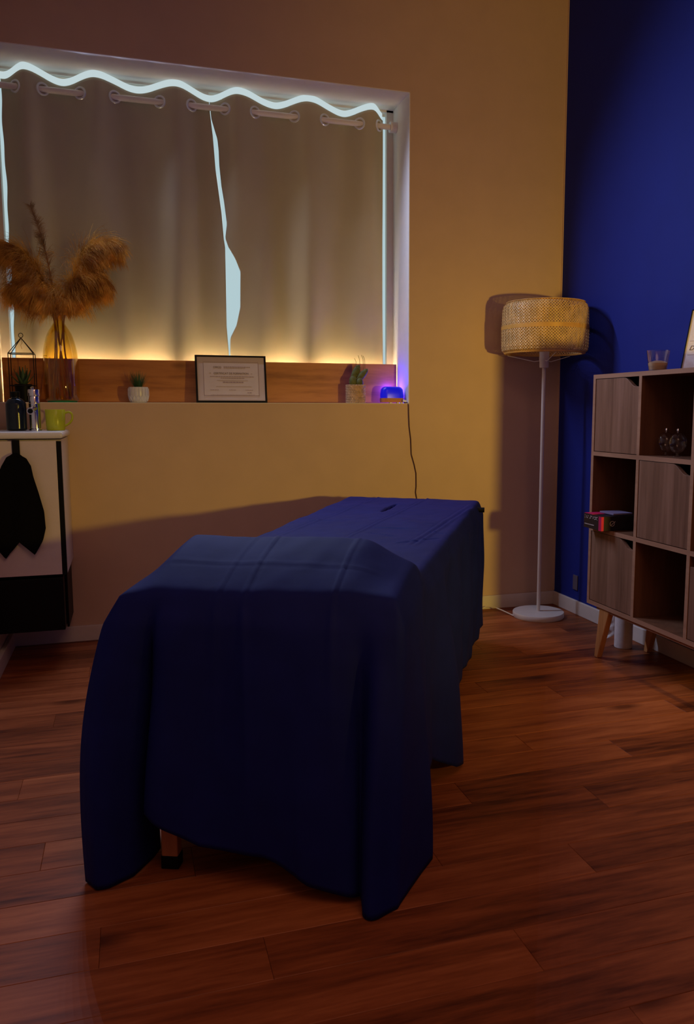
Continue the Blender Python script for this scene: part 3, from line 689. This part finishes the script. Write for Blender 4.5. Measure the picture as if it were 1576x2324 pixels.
# hem stations: side, fraction, (x,y,z), easing exponent
H = []
near = [(0, -2.150, -1.915, .004, 2.6), (.03, -2.128, -1.955, .004, 2.2), (.07, -2.105, -1.955, .004, 1.6), (.10, -2.055, -1.925, .004, 1.3), (.125, -1.998, -1.842, .004, 1.2), (.145, -2.020, -1.800, .012, 1.2), (.155, -2.040, -1.850, .050, 1.2),
        (.165, -2.036, -1.965, .155, 1.2), (.22, -1.994, -1.985, .130, 1.2), (.27, -1.965, -1.995, .112, 1.2), (.32, -1.927, -2.012, .090, 1.3), (.50, -1.803, -2.075, .082, 1.4), (.62, -1.745, -2.10, .055, 1.5), (.70, -1.722, -2.12, .040, 1.5),
        (.84, -1.640, -2.175, .016, 1.6), (.92, -1.632, -2.200, .003, 1.4), (.965, -1.604, -2.212, .003, 1.3), (1.0, -1.560, -2.200, .003, 1.3)]
for f, x, y, z, e in near: H.append((f*NS, (x, y, z, e)))
right = [(.02, -1.49, -2.12, .004, 1.2), (.045, -1.430, -2.047, .004, 1.1), (.075, -1.455, -1.99, .11, 1.2), (.11, -1.425, -1.965, .146, 1.3), (.19, -1.33, -1.80, .11, 1.2), (.245, -1.235, -1.69, .03, 1.05), (.275, -1.186, -1.620, .004, 1.0), (.31, -1.21, -1.60, .10, 1.1), (.37, -1.235, -1.59, .16, 1.2),
         (.45, -1.12, -1.42, .145, 1.2), (.56, -1.035, -1.27, .135, 1.3), (.70, -.93, -1.08, .125, 1.4), (.80, -.855, -.945, .12, 1.4), (.88, -.80, -.84, .112, 1.4), (.93, -.755, -.76, .108, 1.4), (.975, -.655, -.590, .090, 1.3), (1.0, -.640, -.540, .10, 1.3)]
for f, x, y, z, e in right: H.append((NS+f*NT, (x, y, z, e)))
for f in (.1, .35, .6, .9):
    p = SP(1-f, 1); H.append((NS+NT+f*NS, (p.x+.02, p.y+.045, .10, 1.4)))
H.append((2*NS+NT, (FL.x-.03, FL.y+.03, .06, 1.4)))
for k, f in enumerate((.08, .2, .32, .45, .58, .7, .82, .9)):
    p = SP(0, 1-f); o_ = .03+.03*(k % 2); H.append((2*NS+NT+f*NT, (p.x-.87*o_, p.y+.48*o_, .09+.03*(k % 2), 1.4)))
H.append((2*NS+2*NT-.06*NT, (-2.10, -1.86, .012, 2.0)))
H.append((2*NS+2*NT, (-2.150, -1.915, .004, 2.6)))
hx = [h[0] for h in H]; hy = [h[1] for h in H]
NV = 46; n = len(per); base = len(g.v)
ctr = SP(.5, .5)
for k in range(1, NV+1):
    v_ = k/NV
    for q, (i, j) in enumerate(per):
        T = Vector(g.v[idx[i, j]]); h = interp(hx, hy, q); e = h[3]
        if j == 0 and 0 < i < NS: out = Vector((-.377, -.926))
        elif i == NS and 0 < j < NT: out = Vector((.875, -.484))
        elif j == NT and 0 < i < NS: out = Vector((.484, .875))
        elif i == 0 and 0 < j < NT: out = Vector((-.875, .484))
        else:
            out = {(0, 0): Vector((-.8, -.5)), (NS, 0): Vector((.3, -.9)), (NS, NT): Vector((.9, .3)), (0, NT): Vector((-.2, .9))}[(i, j)].normalized()
        zz = lerp(T.z, h[2], v_); kk = 1-(1-v_)**e
        tx_, ty_ = T.x, T.y; x = lerp(tx_, h[0], kk); y = lerp(ty_, h[1], kk)
        bulge = .014*min(1, v_*14)*(1-v_)
        d = q/100*WID*.9
        f = v_*(1-v_)*4*.5+v_*.35
        fold = f*(.017*sin(q*.105+.6*sin(v_*3))+.009*sin(q*.23+1.3+v_*1.5)) + .004*noise.noise(Vector((q*.05, v_*3, 2)))*min(1, v_*6)
        if q < .17*NS or q > 2*NS+1.95*NT: fold *= .35
        if q <= NS:
            u_ = q/NS; fold += sm(v_*2.2)*(-.030*exp(-((u_-.87)/.035)**2)+.016*exp(-((u_-.94)/.03)**2)-.022*exp(-((u_-.155)/.03)**2)+.010*exp(-((u_-.62)/.05)**2)*(1-.5*v_))
        x += out.x*(bulge+fold); y += out.y*(bulge+fold)
        if q < NS:      # crease lines running down the near face
            for c_, hh in ((.46, .005), (.77, .004), (.36, .003)):
                dd = (i/NS-c_)*WID; x += out.x*hh*exp(-(dd/.008)**2)*(1-v_*.8); y += out.y*hh*exp(-(dd/.008)**2)*(1-v_*.8)
        g.v.append((x, y, max(.0025, zz)))
for k in range(NV):
    for q in range(n):
        q2 = (q+1) % n
        a = idx[per[q]] if k == 0 else base+(k-1)*n+q; b_ = idx[per[q2]] if k == 0 else base+(k-1)*n+q2
        g.f.append((a, base+k*n+q, base+k*n+q2, b_))
tag(build('bed_sheet', g, M['sheet'], smooth=True, solid=.0015, angle=180), 'large navy sheet draped over the massage table to the floor', 'sheet')

# ------------------------------------------------------------------ floor lamp
lp = (-.200, -.212, 0)
t = thing('floor_lamp', 'white floor lamp with round woven bamboo shade in the corner', 'lamp', lp)
build('base', G().lathe([(.02, 0), (.119, 0), (.121, .003), (.121, .022), (.119, .025), (.01, .026)], lp, 64), M['lamp_white'], t, smooth=True)
build('pole', G().lathe([(.0085, .025), (.0085, 1.170)], lp, 20), M['lamp_white'], t, smooth=True)
build('socket', G().lathe([(.019, 1.168), (.021, 1.172), (.021, 1.196), (.0225, 1.198), (.0225, 1.245), (.020, 1.25)], lp, 28), M['lamp_white'], t, smooth=True)
LZ0, LZ1, LR = 1.230, 1.460, .192
sh = build('shade', G().lathe([(LR*.86, LZ1-.004), (LR*.93, LZ1-.002), (LR*.93, LZ1), (LR*.86, LZ1)], lp, 72, close=True), M['bamboo'], t, smooth=True)
build('bottom_ring', G().lathe([(LR*.88, LZ0), (LR*.96, LZ0+.001), (LR*.96, LZ0+.007), (LR*.88, LZ0+.006)], lp, 72, close=True), M['bamboo_dark'], sh, smooth=True)
def shade_r(u):   # u 0 bottom .. 1 top -> (r,z), rounded corners and slight belly at the band
    z = lerp(LZ0, LZ1, u)
    e = .032
    d0, d1 = z-LZ0, LZ1-z
    r = LR*(1.0+.015*(1-abs(2*u-1)))*(1.012 if u < .5 else 1)
    if d0 < e: r -= .016*(1-sqrt(max(0, 1-((e-d0)/e)**2)))
    if d1 < e+.01: r -= .024*(1-sqrt(max(0, 1-((e+.01-d1)/(e+.01))**2)))
    return r, z
NW = 92; g = G()
for sgn in (-1, 1):
    for k in range(NW):
        base = len(g.v); seg = 16; w_ = .0088
        for i in range(seg+1):
            u = i/seg; r, z = shade_r(u); a = 2*pi*k/NW+sgn*u*1.22
            r2 = r+sgn*.0012*(1 if (k+i) % 2 else -1)
            da = w_/LR/1.35
            for aa in (a-da/2, a+da/2): g.v.append((lp[0]+r2*cos(aa), lp[1]+r2*sin(aa), z))
        for i in range(seg): b0 = base+2*i; g.f.append((b0, b0+1, b0+3, b0+2))
o = build('weave', g, M['bamboo'], sh, solid=.0012); o['kind'] = 'stuff'
build('band', G().lathe([(LR*1.018, 1.336), (LR*1.032, 1.336), (LR*1.032, 1.353), (LR*1.018, 1.353)], lp, 72, close=True), M['bamboo_dark'], sh, smooth=True)
for k in range(5):
    a = -.95+k*.035-.25; build('band_tie', G().tube([(lp[0]+LR*1.04*cos(a), lp[1]+LR*1.04*sin(a), 1.334), (lp[0]+LR*1.045*cos(a), lp[1]+LR*1.045*sin(a), 1.355)], .0016, 6), M['bamboo'], sh)
for k in range(3):
    a = .32+k*2*pi/3; P = [(lp[0]+rr_*cos(a), lp[1]+rr_*sin(a), z) for rr_, z in ((.020, 1.200), (.045, 1.197), (LR*.90, 1.227))]
    build('arm_wire', G().tube(P, .0017, 6), M['lamp_white'], t, smooth=True)
build('cord', G().tube([(lp[0]-.118, lp[1]+.02, .006), (-.335, -.10, .012), (-.36, -.055, .02), (-.39, -.030, .018), (-.425, -.035, .008), (-.452, -.045, .006)], .003, 8), M['cord_white'], t, smooth=True)
sw = build('foot_switch', G().lathe([(.02, 0), (.026, .002), (.027, .010), (.020, .016), (.012, .0165), (.010, .022), (.002, .023)], (-.470, -.050, .001), 24, fn=lambda a, j: 1+.35*abs(cos(a))), M['cord_white'], t, smooth=True)
build('cord', G().tube([(-.495, -.052, .006), (-.56, -.05, .004), (-.70, -.045, .004), (-.95, -.04, .004)], .003, 8), M['cord_white'], t, smooth=True)
# socket plate on the blue wall
tag(build('wall_socket', G().box(-.006, -.0005, -.232, -.190, .115, .187), plain('socket_plate', (.12, .10, .14), .5), bevel=.002), 'small pale plate low on the blue wall beside the bookcase', 'socket')

# ------------------------------------------------------------------ bookcase
BX0, BX1, BY0, BY1, BZ0, BZ1, TH = -.300, -.020, -.800, -1.714, .208, 1.111, .016
bk = thing('cube_bookcase', 'brown wooden nine-cube bookcase on splayed legs at blue wall', 'bookcase', (-.16, -1.257, 0))
def bb(name, y0, y1, z0, z1, x0=BX0, x1=BX1, mat=None, bev=.0006):
    if mat or name == 'leg_rail': return build(name, G().box(x0, x1, min(y0, y1), max(y0, y1), z0, z1), mat or M['edge'], bk, bevel=bev)
    o = build(name, G().box(x0+.0015, x1, min(y0, y1), max(y0, y1), z0, z1), M['panel'], bk)
    build('edge_strip', G().box(x0, x0+.0014, min(y0, y1), max(y0, y1), z0, z1), M['edge'], o)
    return o
bb('top_panel', BY0, BY1, BZ1-TH, BZ1); bb('bottom_panel', BY0, BY1, BZ0, BZ0+TH)
bb('side_panel', BY0, BY0-TH, BZ0+TH, BZ1-TH); bb('side_panel', BY1+TH, BY1, BZ0+TH, BZ1-TH)
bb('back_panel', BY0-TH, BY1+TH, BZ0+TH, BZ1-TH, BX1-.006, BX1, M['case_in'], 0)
HC = (BZ1-BZ0-4*TH)/3; WC = (abs(BY1-BY0)-4*TH)/3
zs = [BZ0+TH+k*(HC+TH) for k in range(3)]; ys = [BY0-TH-k*(WC+TH) for k in range(3)]
for k in (1, 2): bb('shelf', BY0-TH, BY1+TH, zs[k]-TH, zs[k], x1=BX1-.006)
for r in range(3):
    for k in (1, 2): bb('divider', ys[k], ys[k]+TH, zs[r], zs[r]+HC, x1=BX1-.006)
def door(c, r, flip=False):
    ya, yb = ys[c]-.002, ys[c]-WC+.002; za, zb_ = zs[r]+.002, zs[r]+HC-.002; W_ = ya-yb
    pts = [(0, 0), (W_, 0)]
    for i in range(13):
        u = i/12; y = W_-u*W_*.33; d = .034*(1-sm((u-.22)/.78)) ; pts.append((y, (zb_-za)-d))
    pts += [(0, zb_-za)]
    if flip: pts = [(W_-p[0], p[1]) for p in reversed(pts)]
    P = [(ya-p[0], za+p[1]) for p in pts]
    build('door', G().prism(P, 0, BX0+.002, BX0+.017), M['case'], bk, bevel=.0008)
door(0, 2); door(1, 1); door(0, 0); door(2, 2, True); door(2, 0, True)
def leg(x, y, sx, sy, front):
    g = G(); zt = BZ0-.001; wt, wb = (.068, .022); a = Vector((x+.012*sx, y, 0)); 
    # flat tapering leg splayed in y and slightly in x
    top = [(y-sy*0-wt/2, y+wt/2)]
    yt = y-sy*.020
    P = [(yt-wt/2, zt), (yt+wt/2, zt), (y+sy*.032+wb/2, .001), (y+sy*.032-wb/2, .001)]
    g.prism(P, 0, x, x+.024); build('leg', g, M['leg'], bk, bevel=.003)
leg(BX0+.005, -.900, 0, 1, True); leg(BX0+.005, -1.615, 0, -1, True); leg(BX1-.045, -.900, 0, 1, False); leg(BX1-.045, -1.615, 0, -1, False)
bb('leg_rail', -.86, -1.66, BZ0-.012, BZ0-.0005, BX0+.008, BX0+.03); bb('leg_rail', -.86, -1.66, BZ0-.012, BZ0-.0005, BX1-.045, BX1-.02)
# tumbler candle
tc_ = (-.215, -1.085, BZ1+.0005)
t = thing('glass_candle', 'candle in clear tumbler glass on top of the bookcase', 'candle', tc_)
build('glass', G().lathe([(.029, 0), (.031, .002), (.041, .075), (.0395, .075), (.0300, .006), (.001, .005)], tc_, 36), M['clear'], t, smooth=True)
build('wax', G().lathe([(.029, .0065), (.0340, .030), (.028, .035), (.012, .039), (.001, .040)], tc_, 32), M['wax'], t, smooth=True)
# diploma frame, leaning
da = (-.168, -1.148, BZ1+.0015); ty = radians(14)
t = thing('framed_diploma', 'thin black framed diploma leaning on top of the bookcase', 'picture frame', da)
Md = Matrix.Translation(da) @ Matrix.Rotation(radians(29), 4, 'Z') @ Matrix.Rotation(radians(20), 4, 'Y')
def dbox(g, *b_):
    q = G().box(*b_); n0 = len(g.v); g.v += [tuple(Md @ Vector(p)) for p in q.v]; g.f += [tuple(i+n0 for i in f) for f in q.f]; return g
g = G()
for b_ in ((0, .01, -.18, 0, 0, .003), (0, .01, -.18, 0, .229, .232), (0, .01, -.003, 0, .003, .229), (0, .01, -.18, -.177, .003, .229)): dbox(g, *b_)
build('frame', g, M['black'], t)
pp = build('paper', dbox(G(), .003, .007, -.177, -.003, .003, .229), M['tissue'], t)
place_text('print', 'Diplôme', .024, M['ink'], pp, Md @ Matrix.Translation((.0024, -.016, .078)) @ Matrix(((0, 0, -1, 0), (-1, 0, 0, 0), (0, 1, 0, 0), (0, 0, 0, 1))), align='LEFT', shear=.3)
g = G(); dbox(g, .0024, .003, -.165, -.014, .112, .113); dbox(g, .0024, .003, -.165, -.014, .060, .061); build('rule_line', g, M['ink_soft'], pp)
# glass jars in the open cube
for k, (jx, jy, lab) in enumerate(((-.222, -1.160, 'left of two small glass balls on feet in the open cube'), (-.230, -1.235, 'right of two small glass balls on feet in the open cube'))):
    c = (jx, jy, zs[2]+.0005); t = thing('glass_cup', lab, 'glass', c, 'glass cups in the top open cube')
    build('bowl', G().lathe(dense([(.004, .012), (.020, .020), (.031, .042), (.029, .062), (.018, .078), (.006, .084)]), c, 28), M['clear'], t, smooth=True)
    build('foot', G().lathe([(.016, 0), (.016, .002), (.004, .005), (.004, .012)], c, 24), M['clear'], t, smooth=True)
    build('knob', G().lathe([(.003, .084), (.006, .090), (.004, .096), (.001, .097)], c, 16), M['chrome'], t, smooth=True)
# boxes in the left open cube
zsh = zs[1]+.001
def rbox(g, x0, x1, y0, y1, z0, z1, piv, ang):
    q = G().box(x0, x1, y0, y1, z0, z1); R = Matrix.Translation(piv) @ Matrix.Rotation(ang, 4, 'Z'); n0 = len(g.v); g.v += [tuple(R @ Vector(p)) for p in q.v]; g.f += [tuple(i+n0 for i in f) for f in q.f]; return g
pv = (-.338, -.822, zsh); an = radians(-1.5)
t = thing('accessory_box', 'black box with magenta end sticking out of the bookcase cube', 'box', pv)
build('carton', rbox(G(), 0, .15, -.130, 0, 0, .055, pv, an), M['box_black'], t, bevel=.001)
build('end_stripe', rbox(G(), -.0006, .010, -.1315, -.112, .000, .054, pv, an), M['magenta'], t)
build('top_flap', rbox(G(), .002, .10, -.06, -.002, .0556, .0570, pv, an), M['magenta'], t)
g = G(); rd = random.Random(4)
for i in range(16):
    y = -.008-.006*i-rd.random()*.001
    for z in ((.040, .046) if i % 3 else (.038, .047)): rbox(g, -.0009, .0, y-.004, y, z, z+rd.uniform(.0015, .004), pv, an) if rd.random() < .5 else None
    if i < 12: rbox(g, -.0009, .0, y-.0045, y, .014, .017, pv, an)
build('small_print', g, M['print'], t)['kind'] = 'stuff'
build('emblem', torus(G(), (-.295, -.9545, zsh+.027), .0095, .0009, (0, 1, 0)), M['print'], t)
build('emblem_mark', G().tube([(-.300, -.955, zsh+.021), (-.294, -.955, zsh+.027), (-.282, -.955, zsh+.035)], .0010, 5), M['print'], t)
tag(build('lilac_booklet', G().box(-.285, -.20, -.945, -.85, zsh+.0575, zsh+.064), M['lilac'], bevel=.001), 'lilac booklet lying on the magenta-ended black box', 'booklet')
# paper roll on the floor
pc = (-.106, -.775, .0015)
t = thing('paper_roll', 'white paper towel roll standing on floor under the bookcase', 'paper roll', pc)
build('roll', G().lathe([(.012, 0), (.036, 0), (.0365, .004), (.0365, .180), (.036, .184), (.012, .184)], pc, 40, close=True), M['tissue'], t, smooth=True)
rows = []
for j in range(9):
    z = .05+.012*j; rows.append([(pc[0]-.030-.004*i-(.004 if j % 3 == 0 else 0)*i, pc[1]+.016+.010*i*(1 if j % 4 else .6), z-.006*i) for i in range(5)])
build('loose_sheet', G().grid(rows), M['tissue'], t, smooth=True, solid=.0006)
